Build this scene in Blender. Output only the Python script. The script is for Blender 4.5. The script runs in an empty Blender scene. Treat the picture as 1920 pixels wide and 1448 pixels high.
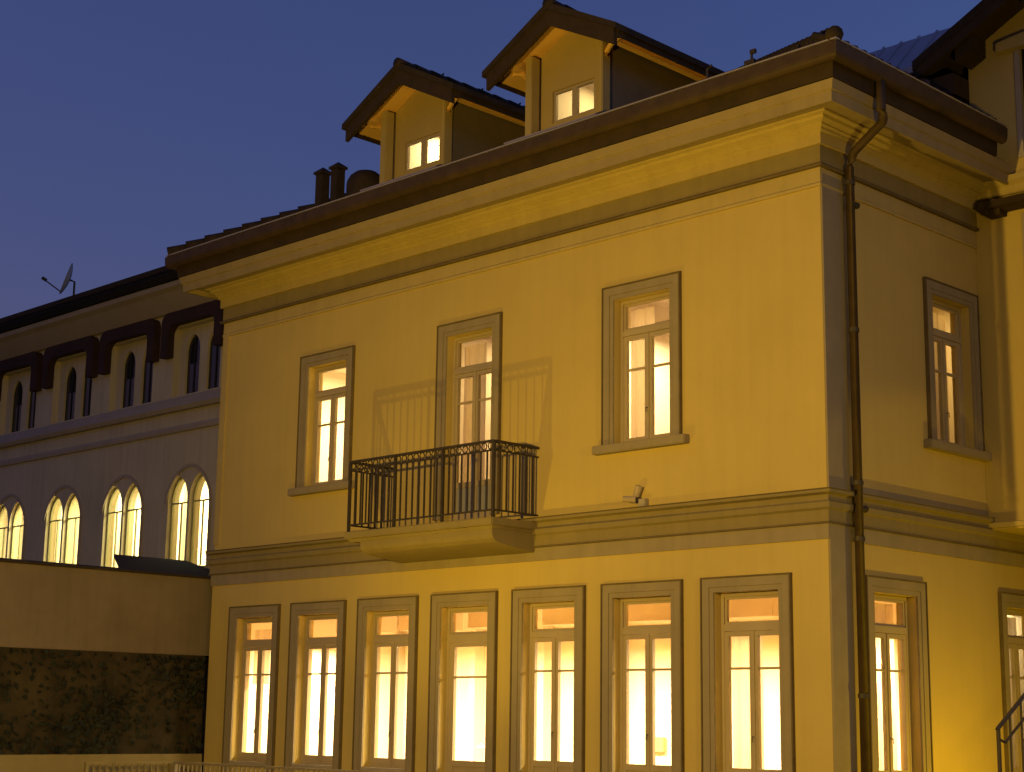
import bpy, bmesh, math, random
from mathutils import Vector, Matrix
from mathutils.geometry import tessellate_polygon
R = math.radians
random.seed(7)
sc = bpy.context.scene
col = sc.collection

# ------------------------------------------------------------------ camera
cam_d = bpy.data.cameras.new('camera'); cam = bpy.data.objects.new('camera', cam_d); col.objects.link(cam)
yaw, pitch, roll = R(45.0386), R(11.3885), R(0.8446)
fw = Vector((-math.sin(yaw)*math.cos(pitch), math.cos(yaw)*math.cos(pitch), math.sin(pitch)))
rt = Vector((math.cos(yaw), math.sin(yaw), 0)); up = rt.cross(fw)
r2 = rt*math.cos(roll)+up*math.sin(roll); u2 = up*math.cos(roll)-rt*math.sin(roll)
cam.matrix_world = Matrix(((r2.x, u2.x, -fw.x, 12.33), (r2.y, u2.y, -fw.y, -18.22), (r2.z, u2.z, -fw.z, 1.65), (0, 0, 0, 1)))
cam_d.sensor_fit = 'HORIZONTAL'; cam_d.sensor_width = 36; cam_d.lens = 57.962
cam_d.clip_start = 0.1; cam_d.clip_end = 2000
sc.camera = cam

# ------------------------------------------------------------------ dusk sky
w = bpy.data.worlds.new('World'); sc.world = w; w.use_nodes = True
nt = w.node_tree; nt.nodes.clear()
sky = nt.nodes.new('ShaderNodeTexSky'); sky.sky_type = 'NISHITA'; sky.sun_disc = False
sky.sun_elevation = R(-1.9); sky.sun_rotation = R(45); sky.air_density = 1.0; sky.dust_density = 0.0; sky.ozone_density = 3.0
bg = nt.nodes.new('ShaderNodeBackground'); bg.inputs['Strength'].default_value = 1.27
mixc = nt.nodes.new('ShaderNodeMix'); mixc.data_type = 'RGBA'; mixc.blend_type = 'MULTIPLY'; mixc.inputs[0].default_value = 1.0
mixc.inputs[7].default_value = (0.93, 0.98, 1.07, 1)
wo = nt.nodes.new('ShaderNodeOutputWorld')
nt.links.new(sky.outputs[0], mixc.inputs[6]); nt.links.new(mixc.outputs[2], bg.inputs[0]); nt.links.new(bg.outputs[0], wo.inputs[0])
sc.view_settings.view_transform = 'Standard'; sc.view_settings.look = 'None'
sc.view_settings.exposure = 0.0; sc.view_settings.gamma = 1.0; sc.view_settings.use_curve_mapping = False
sc.cycles.max_bounces = 8; sc.cycles.transparent_max_bounces = 12
sc.cycles.sample_clamp_indirect = 4.0
sc.cycles.use_denoising = True
sc.cycles.caustics_reflective = False; sc.cycles.caustics_refractive = False

# ------------------------------------------------------------------ street lighting (sodium lamps below and in front)
SOD = (1.0, 0.62, 0.09)
def lamp(name, kind, loc, energy, color, target=None, size=0.12, cone=None, blend=0.4):
    d = bpy.data.lights.new(name, kind); d.energy = energy; d.color = color
    o = bpy.data.objects.new(name, d); col.objects.link(o); o.location = loc
    if kind in ('POINT', 'SPOT'): d.shadow_soft_size = size
    if kind == 'SPOT': d.spot_size = R(cone); d.spot_blend = blend
    if target is not None:
        o.rotation_euler = (Vector(target)-Vector(loc)).to_track_quat('-Z', 'Y').to_euler()
    return o
lamp('street_lamp_light', 'POINT', (-0.9, -13.5, 4.3), 4650, SOD, size=0.18)
lamp('ground_flood_light', 'SPOT', (-6.3, -4.9, 0.2), 600, (1.0, 0.64, 0.05), (-6.6, 0, 7.6), 0.05, 96, 0.9)
lamp('yard_lamp_light', 'POINT', (8.0, -4.5, 4.5), 900, (1.0, 0.63, 0.07), size=0.2)
lamp('yard_flood_light', 'SPOT', (2.6, 2.5, 0.3), 340, (1.0, 0.62, 0.0), (0.0, 2.5, 0.4), 0.06, 131, 0.06)

# ------------------------------------------------------------------ materials
def new_mat(name):
    m = bpy.data.materials.new(name); m.use_nodes = True
    return m, m.node_tree, m.node_tree.nodes['Principled BSDF']
def mat(name, c, rough=0.85, var=0.12, scale=1.2, bump=0.15, bscale=60, metal=0.0, streak=0.0, spec=0.3):
    m, n, b = new_mat(name); L = n.links.new
    b.inputs['Roughness'].default_value = rough; b.inputs['Metallic'].default_value = metal
    b.inputs['Specular IOR Level'].default_value = spec
    tc = n.nodes.new('ShaderNodeTexCoord')
    no = n.nodes.new('ShaderNodeTexNoise'); no.inputs['Scale'].default_value = scale; no.inputs['Detail'].default_value = 8; no.inputs['Roughness'].default_value = 0.65
    L(tc.outputs['Object'], no.inputs['Vector'])
    ra = n.nodes.new('ShaderNodeValToRGB')
    ra.color_ramp.elements[0].position = 0.3; ra.color_ramp.elements[1].position = 0.7
    ra.color_ramp.elements[0].color = (*[x*(1-var) for x in c], 1); ra.color_ramp.elements[1].color = (*[min(1, x*(1+var)) for x in c], 1)
    L(no.outputs['Fac'], ra.inputs[0]); out = ra.outputs[0]
    if streak > 0:
        mp = n.nodes.new('ShaderNodeMapping'); mp.inputs['Scale'].default_value = (4.0, 4.0, 0.25); L(tc.outputs['Object'], mp.inputs[0])
        n2 = n.nodes.new('ShaderNodeTexNoise'); n2.inputs['Scale'].default_value = 1.5; n2.inputs['Detail'].default_value = 5; L(mp.outputs[0], n2.inputs['Vector'])
        r3 = n.nodes.new('ShaderNodeMapRange'); r3.inputs[1].default_value = 0.45; r3.inputs[2].default_value = 0.75; r3.inputs[3].default_value = 1.0; r3.inputs[4].default_value = 1.0-streak
        L(n2.outputs['Fac'], r3.inputs[0])
        mx = n.nodes.new('ShaderNodeMix'); mx.data_type = 'RGBA'; mx.blend_type = 'MULTIPLY'; mx.inputs[0].default_value = 1
        L(out, mx.inputs[6]); L(r3.outputs[0], mx.inputs[7]); out = mx.outputs[2]
    L(out, b.inputs['Base Color'])
    if bump > 0:
        n3 = n.nodes.new('ShaderNodeTexNoise'); n3.inputs['Scale'].default_value = bscale; n3.inputs['Detail'].default_value = 4; L(tc.outputs['Object'], n3.inputs['Vector'])
        bp = n.nodes.new('ShaderNodeBump'); bp.inputs['Strength'].default_value = bump; bp.inputs['Distance'].default_value = 0.01
        L(n3.outputs['Fac'], bp.inputs['Height']); L(bp.outputs[0], b.inputs['Normal'])
    return m
def glass_mat(name, tint=(1, 1, 1), refl=0.08):
    m = bpy.data.materials.new(name); m.use_nodes = True; n = m.node_tree; n.nodes.clear(); L = n.links.new
    t = n.nodes.new('ShaderNodeBsdfTransparent'); t.inputs[0].default_value = (*tint, 1)
    g = n.nodes.new('ShaderNodeBsdfGlossy'); g.inputs['Roughness'].default_value = 0.03
    lw = n.nodes.new('ShaderNodeLayerWeight'); lw.inputs[0].default_value = 0.5
    pw = n.nodes.new('ShaderNodeMath'); pw.operation = 'POWER'; pw.inputs[1].default_value = 4.5; L(lw.outputs['Facing'], pw.inputs[0])
    fr = n.nodes.new('ShaderNodeMath'); fr.operation = 'MULTIPLY_ADD'; fr.inputs[1].default_value = 0.9; fr.inputs[2].default_value = 0.04; L(pw.outputs[0], fr.inputs[0])
    mx = n.nodes.new('ShaderNodeMixShader'); o = n.nodes.new('ShaderNodeOutputMaterial')
    L(fr.outputs[0], mx.inputs[0]); L(t.outputs[0], mx.inputs[1]); L(g.outputs[0], mx.inputs[2]); L(mx.outputs[0], o.inputs[0])
    return m
def cloth_mat(name, c, trans=0.5):
    m = bpy.data.materials.new(name); m.use_nodes = True; n = m.node_tree; n.nodes.clear(); L = n.links.new
    d = n.nodes.new('ShaderNodeBsdfDiffuse'); t = n.nodes.new('ShaderNodeBsdfTranslucent')
    d.inputs[0].default_value = (*c, 1); t.inputs[0].default_value = (*c, 1)
    mx = n.nodes.new('ShaderNodeMixShader'); mx.inputs[0].default_value = trans; o = n.nodes.new('ShaderNodeOutputMaterial')
    L(d.outputs[0], mx.inputs[1]); L(t.outputs[0], mx.inputs[2]); L(mx.outputs[0], o.inputs[0]); return m
def glow_mat(name, c, s):
    m = bpy.data.materials.new(name); m.use_nodes = True; n = m.node_tree; n.nodes.clear()
    e = n.nodes.new('ShaderNodeEmission'); e.inputs[0].default_value = (*c, 1); e.inputs[1].default_value = s
    o = n.nodes.new('ShaderNodeOutputMaterial'); n.links.new(e.outputs[0], o.inputs[0]); return m
M = {}
M['yellow'] = mat('yellow_plaster', (0.52, 0.402, 0.135), 0.9, 0.06, 0.6, 0.2, 45, streak=0.05)
M['stone'] = mat('grey_stone_trim', (0.29, 0.24, 0.155), 0.85, 0.08, 2.5, 0.15, 70, streak=0.10)
M['cream'] = mat('cream_moulding', (0.45, 0.355, 0.14), 0.85, 0.07, 1.5, 0.15, 60, streak=0.08)
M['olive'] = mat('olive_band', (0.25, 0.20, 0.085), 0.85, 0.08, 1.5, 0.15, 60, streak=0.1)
M['edge'] = mat('painted_shadow_edge', (0.14, 0.105, 0.05), 0.85, 0.2, 4, 0.1, 60)  # dark colour standing in for shadow lines on ledges and surrounds
M['cornice'] = mat('brown_grey_cornice', (0.31, 0.245, 0.125), 0.85, 0.08, 1.5, 0.15, 60, streak=0.1)
M['frame'] = mat('painted_window_frame', (0.40, 0.325, 0.21), 0.55, 0.05, 3, 0.05, 50)
M['kick'] = mat('grey_door_panel', (0.30, 0.30, 0.31), 0.6, 0.05, 3, 0.05, 50)
M['wood'] = mat('dark_brown_wood', (0.042, 0.027, 0.011), 0.8, 0.25, 3, 0.3, 30)
M['soffit'] = mat('pale_soffit_boards', (0.74, 0.47, 0.14), 0.8, 0.08, 3, 0.2, 40)
M['tile'] = mat('dark_roof_tiles', (0.036, 0.025, 0.016), 0.9, 0.3, 5, 0.4, 30)
M['gutter'] = mat('brown_copper_gutter', (0.055, 0.035, 0.016), 0.6, 0.25, 4, 0.1, 30, metal=0.0)
M['strip'] = mat('bright_drip_edge', (0.45, 0.40, 0.32), 0.4, 0.1, 5, 0.0, metal=0.5)
M['iron'] = mat('wrought_iron', (0.055, 0.045, 0.034), 0.6, 0.2, 8, 0.2, 60, metal=0.3)
M['white'] = mat('greyed_white_render', (0.50, 0.45, 0.32), 0.9, 0.10, 0.8, 0.2, 40, streak=0.15)
M['whitetrim'] = mat('dull_white_trim', (0.36, 0.31, 0.25), 0.9, 0.08, 1.5, 0.15, 50)
M['hood'] = mat('red_brown_hood', (0.040, 0.020, 0.014), 0.8, 0.25, 3, 0.2, 40)
M['darkglass'] = mat('unlit_glass', (0.012, 0.014, 0.020), 0.08, 0.1, 3, 0.0, spec=0.6)
M['gothic'] = mat('greenish_window_frame', (0.36, 0.35, 0.20), 0.6, 0.08, 3, 0.05, 50)
M['glass'] = glass_mat('window_glass')
M['room'] = mat('room_wall_paint', (0.82, 0.74, 0.60), 0.9, 0.02, 1, 0.0)
M['ceil'] = mat('room_ceiling_paint', (0.84, 0.77, 0.64), 0.9, 0.03, 1, 0.0)
M['beam'] = mat('room_beam_paint', (0.66, 0.54, 0.40), 0.8, 0.05, 2, 0.0)
M['floor'] = mat('room_parquet', (0.30, 0.18, 0.09), 0.5, 0.2, 3, 0.0)
M['curtain'] = cloth_mat('cream_curtain', (0.72, 0.60, 0.42), 0.45)
M['net'] = cloth_mat('pale_blind', (0.80, 0.74, 0.58), 0.5)
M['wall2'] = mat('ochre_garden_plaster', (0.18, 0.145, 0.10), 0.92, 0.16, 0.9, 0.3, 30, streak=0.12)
M['stonewall'] = mat('mossy_stone', (0.036, 0.027, 0.012), 0.95, 0.65, 1.6, 0.8, 9)
M['leaf'] = mat('ivy_leaf', (0.010, 0.013, 0.005), 0.7, 0.6, 3, 0.0)
M['gable'] = mat('gable_plaster', (0.43, 0.33, 0.125), 0.9, 0.06, 1.5, 0.2, 45)
M['cheek'] = mat('brown_cheek_boards', (0.17, 0.14, 0.10), 0.85, 0.12, 2, 0.2, 40)
M['asphalt'] = mat('dark_paving', (0.06, 0.057, 0.052), 0.9, 0.25, 2, 0.4, 40)
M['zinc'] = mat('grey_standing_seam', (0.46, 0.46, 0.50), 0.5, 0.12, 2, 0.0, metal=0.2)
M['dish'] = mat('dish_paint', (0.50, 0.48, 0.46), 0.5, 0.05, 3, 0.0)
M['dark'] = mat('black_plastic', (0.02, 0.02, 0.02), 0.5, 0.1, 4, 0.0)
M['paper'] = mat('cardboard', (0.50, 0.32, 0.16), 0.9, 0.05, 4, 0.0)
M['glow'] = glow_mat('lit_lamp_shade', (1.0, 0.82, 0.5), 6.0)
M['glowp'] = glow_mat('lit_strip_lamp', (1.0, 0.80, 0.48), 9.0)

# ------------------------------------------------------------------ mesh builder
class MB:
    def __init__(s): s.v = []; s.f = []
    def add(s, vs, fs):
        o = len(s.v); s.v += [tuple(p) for p in vs]; s.f += [tuple(i+o for i in f) for f in fs]; return s
    def box(s, x0, x1, y0, y1, z0, z1):
        return s.add([(x0,y0,z0),(x1,y0,z0),(x1,y1,z0),(x0,y1,z0),(x0,y0,z1),(x1,y0,z1),(x1,y1,z1),(x0,y1,z1)],
                     [(0,3,2,1),(4,5,6,7),(0,1,5,4),(1,2,6,5),(2,3,7,6),(3,0,4,7)])
    def bar(s, a, b, wx, wz, up=(0,0,1)):       # rectangular bar between two points
        a, b = Vector(a), Vector(b); d = (b-a).normalized(); sd = d.cross(Vector(up))
        if sd.length < 1e-4: sd = Vector((1,0,0))
        sd.normalize(); u = sd.cross(d)
        c = [sd*(i*wx/2)+u*(j*wz/2) for i, j in ((-1,-1),(1,-1),(1,1),(-1,1))]
        return s.add([a+k for k in c]+[b+k for k in c], [(0,3,2,1),(4,5,6,7),(0,1,5,4),(1,2,6,5),(2,3,7,6),(3,0,4,7)])
    def tube(s, path, r, n=8, cap=True):
        path = [Vector(p) for p in path]; rs = r if isinstance(r, (list, tuple)) else [r]*len(path); rings = []
        for i, p in enumerate(path):
            d = (path[min(i+1, len(path)-1)]-path[max(i-1, 0)]).normalized()
            a = Vector((0,0,1)) if abs(d.z) < 0.9 else Vector((1,0,0))
            x = d.cross(a).normalized(); y = d.cross(x)
            rings.append([p+(x*math.cos(2*math.pi*k/n)+y*math.sin(2*math.pi*k/n))*rs[i] for k in range(n)])
        fs = []
        for i in range(len(path)-1):
            for k in range(n): fs.append((i*n+k, i*n+(k+1)%n, (i+1)*n+(k+1)%n, (i+1)*n+k))
        if cap: fs += [tuple(range(n))[::-1], tuple(range((len(path)-1)*n, len(path)*n))]
        return s.add([p for q in rings for p in q], fs)
    def prism(s, poly, fn0, fn1):               # closed 2D polygon, mapped to two parallel planes
        n = len(poly); vs = [fn0(*p) for p in poly]+[fn1(*p) for p in poly]
        return s.add(vs, [tuple(range(n)), tuple(range(n, 2*n))[::-1]]+[(i, n+i, n+(i+1)%n, (i+1)%n) for i in range(n)])
    def wall(s, outer, holes, fn, t):           # slab with holes; fn(u, w, v); t = thickness
        loops = [outer]+holes; pts = [p for l in loops for p in l]
        tris = tessellate_polygon([[Vector((p[0], p[1], 0)) for p in l] for l in loops]); n = len(pts)
        fs = [tuple(x) for x in tris]+[tuple(i+n for i in x)[::-1] for x in tris]; o = 0
        for l in loops:
            k = len(l); fs += [(o+i, o+(i+1)%k, n+o+(i+1)%k, n+o+i) for i in range(k)]; o += k
        return s.add([fn(u, 0, v) for u, v in pts]+[fn(u, t, v) for u, v in pts], fs)
    def sweep(s, prof, path, close=True):       # profile (projection, z) along an xy path; outside on the right hand
        path = [Vector(p) for p in path]; n = len(prof); rows = []
        for i, p in enumerate(path):
            ns = []
            if i > 0: d = (path[i]-path[i-1]).normalized(); ns.append(Vector((d.y, -d.x)))
            if i < len(path)-1: d = (path[i+1]-path[i]).normalized(); ns.append(Vector((d.y, -d.x)))
            m = ns[0] if len(ns) == 1 else (ns[0]+ns[1])/(1+ns[0].dot(ns[1]))
            rows.append([(p.x+m.x*e, p.y+m.y*e, z) for e, z in prof])
        fs = []
        for i in range(len(path)-1):
            for k in range(n if close else n-1): fs.append((i*n+k, i*n+(k+1)%n, (i+1)*n+(k+1)%n, (i+1)*n+k))
        if close: fs += [tuple(range(n))[::-1], tuple(range((len(path)-1)*n, len(path)*n))]
        return s.add([p for r in rows for p in r], fs)
    def lathe(s, prof, c, n=20):                # (radius, z) about a vertical axis
        vs = []; m = len(prof)
        for k in range(n):
            a = 2*math.pi*k/n; vs += [(c[0]+r*math.cos(a), c[1]+r*math.sin(a), c[2]+z) for r, z in prof]
        fs = [(k*m+i, ((k+1)%n)*m+i, ((k+1)%n)*m+i+1, k*m+i+1) for k in range(n) for i in range(m-1)]
        return s.add(vs, fs)
    def mesh(s, name, material, smooth=False, bevel=0.0):
        me = bpy.data.meshes.new(name); me.from_pydata(s.v, [], s.f); me.validate()
        bm = bmesh.new(); bm.from_mesh(me); bmesh.ops.recalc_face_normals(bm, faces=bm.faces)
        if bevel > 0:
            es = [e for e in bm.edges if len(e.link_faces) == 2 and e.calc_face_angle(0) > 0.6]
            bmesh.ops.bevel(bm, geom=es, offset=bevel, segments=2, affect='EDGES', clamp_overlap=True)
        bm.to_mesh(me); bm.free()
        if smooth:
            for p in me.polygons: p.use_smooth = True
        me.materials.append(M[material]); return me
    def build(s, name, material, parent=None, smooth=False, bevel=0.0):
        return link(name, s.mesh(name, material, smooth, bevel), parent)
def link(name, me, parent=None, loc=None, rz=0.0):
    o = bpy.data.objects.new(name, me); col.objects.link(o)
    if loc is not None: o.location = loc; o.rotation_euler = (0, 0, rz)
    if parent is not None:
        o.parent = parent
        if parent.type == 'EMPTY': o.matrix_parent_inverse = Matrix.Translation(-Vector(parent.location))
    return o
def tag(o, label, cat, group=None):
    o['label'] = label; o['category'] = cat
    if group: o['group'] = group
    return o
def thing(name, label, cat, loc, group=None):
    o = bpy.data.objects.new(name, None); col.objects.link(o); o.location = loc; o.empty_display_size = 0.2
    return tag(o, label, cat, group)
def struct(o): o['kind'] = 'structure'; return o
def rect(a, b, c, d): return [(a, c), (b, c), (b, d), (a, d)]
def front(y0): return lambda u, w_, v: (u, y0+w_, v)
def side(x0): return lambda u, w_, v: (x0-w_, u, v)
XL, YW = -13.87, 4.18                     # left end of the facade, wing line

# ------------------------------------------------------------------ ground
g = MB(); g.add([(-400,-400,0),(400,-400,0),(400,400,0),(-400,400,0)], [(0,1,2,3)])
struct(g.build('ground', 'asphalt'))

# ------------------------------------------------------------------ yellow villa
villa = thing('villa', 'large yellow villa with seven lit ground floor windows, balcony and two roof dormers', 'building', (-6.9, 5, 0))
LC = [-12.47+1.855*i for i in range(7)]   # lower bays
UC = [LC[1], LC[3], LC[5]]
HW, SW = 0.545, 0.215                     # half opening, surround width
fh = []
for i, c in enumerate(LC): fh.append(rect(c-HW, c+HW, 0.80 if i < 3 else 0.12, 3.39))
for i, c in enumerate(UC): fh.append(rect(c-HW, c+HW, 4.74 if i == 1 else 5.66, 7.88))
MB().wall(rect(XL, 0, 0, 9.9), fh, front(0), 0.32).build('front_wall', 'yellow', villa)
SD = [(1.56, 0.12, 3.39), (5.15, 0.12, 3.39)]; SUW = 3.34
sh = [rect(c-HW, c+HW, a, b) for c, a, b in SD]+[rect(SUW-HW, SUW+HW, 5.66, 7.88)]
MB().wall(rect(0.001, 10, 0, 9.9), sh, side(0), 0.32).build('side_wall', 'yellow', villa)
MB().box(XL, XL+0.32, 0.321, 10, 0, 9.9).build('end_wall', 'yellow', villa)
MB().box(XL, -0.32, 9.7, 10, 0, 9.9).build('back_wall', 'yellow', villa)
# corner strips
MB().box(-0.02, 0.03, 0.004, 0.50, 0, 9.05).build('corner_pilaster', 'stone', villa)
MB().box(XL-0.02, XL+0.16, -0.025, 0.3, 4.8, 9.0).build('corner_pilaster', 'cream', villa)
PATH = [(XL, 1.5), (XL, 0), (0, 0), (0, YW-0.002)]
XC = XL+0.13
CPATH = [(XC, 1.5), (XC, 0), (0, 0), (0, YW-0.002)]
SPATH = [(XL, 1.5), (XL, 0), (0, 0), (0, 9.9)]
def tr(p, name, m, path=PATH, b=0.0): return MB().sweep(p, path).build(name, m, villa, bevel=b)
# string course between the storeys
tr([(-0.05,4.02),(0.025,4.02),(0.03,4.22),(-0.05,4.22)], 'string_band', 'stone', SPATH)
tr([(-0.05,4.222),(0.062,4.222),(0.062,4.246),(-0.05,4.246)], 'string_shadow_fillet', 'edge', SPATH)  # added dark strip, paints the shadow gap under the moulding
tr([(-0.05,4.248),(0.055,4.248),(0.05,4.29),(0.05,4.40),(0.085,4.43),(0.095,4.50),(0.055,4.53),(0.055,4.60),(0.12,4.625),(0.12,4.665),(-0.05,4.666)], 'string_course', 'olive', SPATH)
tr([(-0.05,4.668),(0.126,4.668),(0.13,4.682),(-0.05,4.70)], 'ledge_shadow_strip', 'edge', SPATH)  # thin dark strip added as the shadow line above the ledge
tr([(-0.05,4.702),(0.028,4.702),(0.028,4.79),(-0.05,4.80)], 'string_band', 'stone', [(0, 0.5), (0, YW-0.002)])
# architrave, frieze and cornice
tr([(-0.05,8.86),(0.03,8.86),(0.035,8.90),(0.02,8.92),(0.02,9.13),(-0.05,9.13)], 'architrave', 'cream')
tr([(-0.05,9.132),(0.075,9.135),(0.085,9.155),(0.07,9.18),(-0.05,9.18)], 'architrave_fillet', 'edge')  # shadow line below the frieze put into the fillet colour
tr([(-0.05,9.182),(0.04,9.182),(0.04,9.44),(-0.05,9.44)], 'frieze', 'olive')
tr([(-0.05,9.442),(0.085,9.442),(0.085,9.60),(0.125,9.63),(0.125,9.66),(0.16,9.685),(0.16,9.71),(0.235,9.745),(0.245,9.785),(0.31,9.80),(0.31,9.825),(-0.05,9.83)], 'bed_moulding', 'cream')
tr([(-0.05,9.832),(0.60,9.832),(0.61,9.735),(0.665,9.735),(0.675,9.88),(0.70,9.895),(0.715,9.95),(0.735,10.02),(-0.05,10.03)], 'cornice', 'cornice', CPATH)
EP = [(XC, 1.5), (XC, 0), (0, 0), (0, 3.57)]
tr([(-0.05,10.032),(0.75,10.032),(0.77,10.25),(0.74,10.33),(-0.05,10.33)], 'eave_board', 'wood', EP)
gp = [(0.78,10.44),(0.775,10.30)]+[(0.855+0.085*math.cos(a), 10.30+0.10*math.sin(a)) for a in [math.pi*(1+k/8) for k in range(0, 9)]]+[(0.945,10.43),(0.93,10.44),(0.925,10.31)]+[(0.855+0.07*math.cos(a), 10.30+0.085*math.sin(a)) for a in [math.pi*(2-k/8) for k in range(0, 9)]]+[(0.79,10.44)]
gut = tr(gp, 'gutter', 'gutter', EP)
MB().sweep([(0.90,10.455),(0.935,10.455),(0.935,10.475),(0.90,10.475)], EP).build('drip_edge', 'strip', gut)
# hipped roof
TP = 0.487
RZ = lambda d: 10.50+d*TP
E_, Lx = 0.90, XC-0.90
rid = 5.0+E_
A, B, Cc, D = (E_,-E_,RZ(0)), (E_,3.57,RZ(0)), (-0.05,3.57,RZ(0.95)), (-0.05,9.95,RZ(0.95))
Er, Fr = (E_-rid,5.0,RZ(rid)), (Lx+rid,5.0,RZ(rid))
G, H = (Lx,-E_,RZ(0)), (Lx,10.9,RZ(0))
K = (-1.0+0.95,10.9,RZ(0))
pl = [(A,B,Cc,D,Er), (G,A,Er,Fr), (H,G,Fr), (D,K,H,Fr,Er)]
vs = []; fs = []
for P in pl:
    o = len(vs); n = len(P); vs += list(P)+[(x,y,z-0.10) for x,y,z in P]
    fs += [tuple(range(o, o+n)), tuple(range(o+n, o+2*n))[::-1]]+[(o+i, o+n+i, o+n+(i+1)%n, o+(i+1)%n) for i in range(n)]
roof = MB().add(vs, fs).build('roof', 'tile', villa)
tl = MB()
x = Lx+0.1
while x < E_-0.1:
    y0 = -E_+0.012; z0 = RZ(0)-0.04
    tl.tube([(x,y0,z0-0.015),(x,y0+0.42,z0+0.42*TP-0.015)], [0.055,0.05], 8); x += 0.205
y = -E_+0.1
while y < 3.5:
    tl.tube([(E_-0.012,y,RZ(0)-0.03),(E_-0.4,y,RZ(0)-0.045+0.42*TP)], [0.055,0.05], 8); y += 0.205
tl.build('eave_tile_row', 'tile', roof, smooth=True)
for P0, P1 in ((A, Er), (G, Fr), (Er, Fr)):
    t = MB(); P0, P1 = Vector(P0), Vector(P1); n = int((P1-P0).length/0.38)
    for k in range(n):
        a, b = P0.lerp(P1, k/n), P0.lerp(P1, (k+1.12)/n); t.tube([a+Vector((0,0,0.03)), b+Vector((0,0,0.0))], [0.115, 0.09], 10)
    t.build('ridge_tiles', 'tile', roof, smooth=True)
# two flue pipes, vent dome and small roof hooks
for xx in (-11.62, -11.16):
    f_ = MB().box(xx-0.095, xx+0.095, 0.40, 0.59, 11.0, 11.78).build('flue', 'tile', roof)
    c_ = MB(); c_.box(xx-0.10, xx-0.06, 0.395, 0.435, 11.78, 11.84); c_.box(xx+0.06, xx+0.10, 0.555, 0.595, 11.78, 11.84)
    c_.box(xx-0.13, xx+0.13, 0.365, 0.625, 11.80, 11.84); o0 = len(c_.v)
    c_.add([(xx-0.13,0.365,11.842),(xx+0.13,0.365,11.842),(xx+0.13,0.625,11.842),(xx-0.13,0.625,11.842),(xx,0.495,11.95)], [(0,1,4),(1,2,4),(2,3,4),(3,0,4),(0,3,2,1)])
    c_.build('flue_cap', 'tile', roof)
MB().lathe([(0.36,-0.3),(0.36,0.0),(0.35,0.09),(0.30,0.19),(0.20,0.27),(0.08,0.31),(0.0,0.315)], (-10.33,0.5,11.27), 20).build('vent_dome', 'tile', roof, smooth=True)
MB().tube([(-1.30,-0.80,10.52),(-1.30,-0.80,10.68),(-1.22,-0.80,10.72)], 0.022, 6).build('snow_hook', 'iron', roof)
an = MB(); an.tube([(-0.60,-0.7,10.5),(-0.60,-0.7,10.78)], 0.018, 6); an.box(-0.72,-0.55,-0.72,-0.68,10.60,10.66); an.box(-0.62,-0.53,-0.72,-0.68,10.74,10.80); an.build('snow_hook', 'iron', roof)
# downpipe on the side wall
PX = 0.52
dp = [(0.855,0.24,10.24),(0.855,0.24,9.80)]
for k in range(1, 5): dp.append((0.855-0.10*(1-math.cos(k*R(58)/4)), 0.24+0.028*k, 9.80-0.13*math.sin(k*R(58)/4)))
dp += [(0.24,PX-0.03,9.42),(0.17,PX,9.33),(0.14,PX,9.22),(0.14,PX,0.0)]
pipe = MB().tube(dp, 0.062, 12).build('downpipe', 'gutter', villa, smooth=True)
for zz in (9.0, 6.9, 4.80, 4.05, 2.0):
    MB().tube([(0.14,PX,zz-0.03),(0.14,PX,zz+0.03)], 0.075, 12).build('pipe_clip', 'iron', pipe)
for zz in (8.72, 4.47):
    kb = MB(); kb.tube([(0.14,PX+0.06,zz),(0.12,PX+0.20,zz),(0.12,PX+0.24,zz)], [0.03,0.05,0.02], 8); kb.build('pipe_stay', 'iron', pipe, smooth=True)

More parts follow.
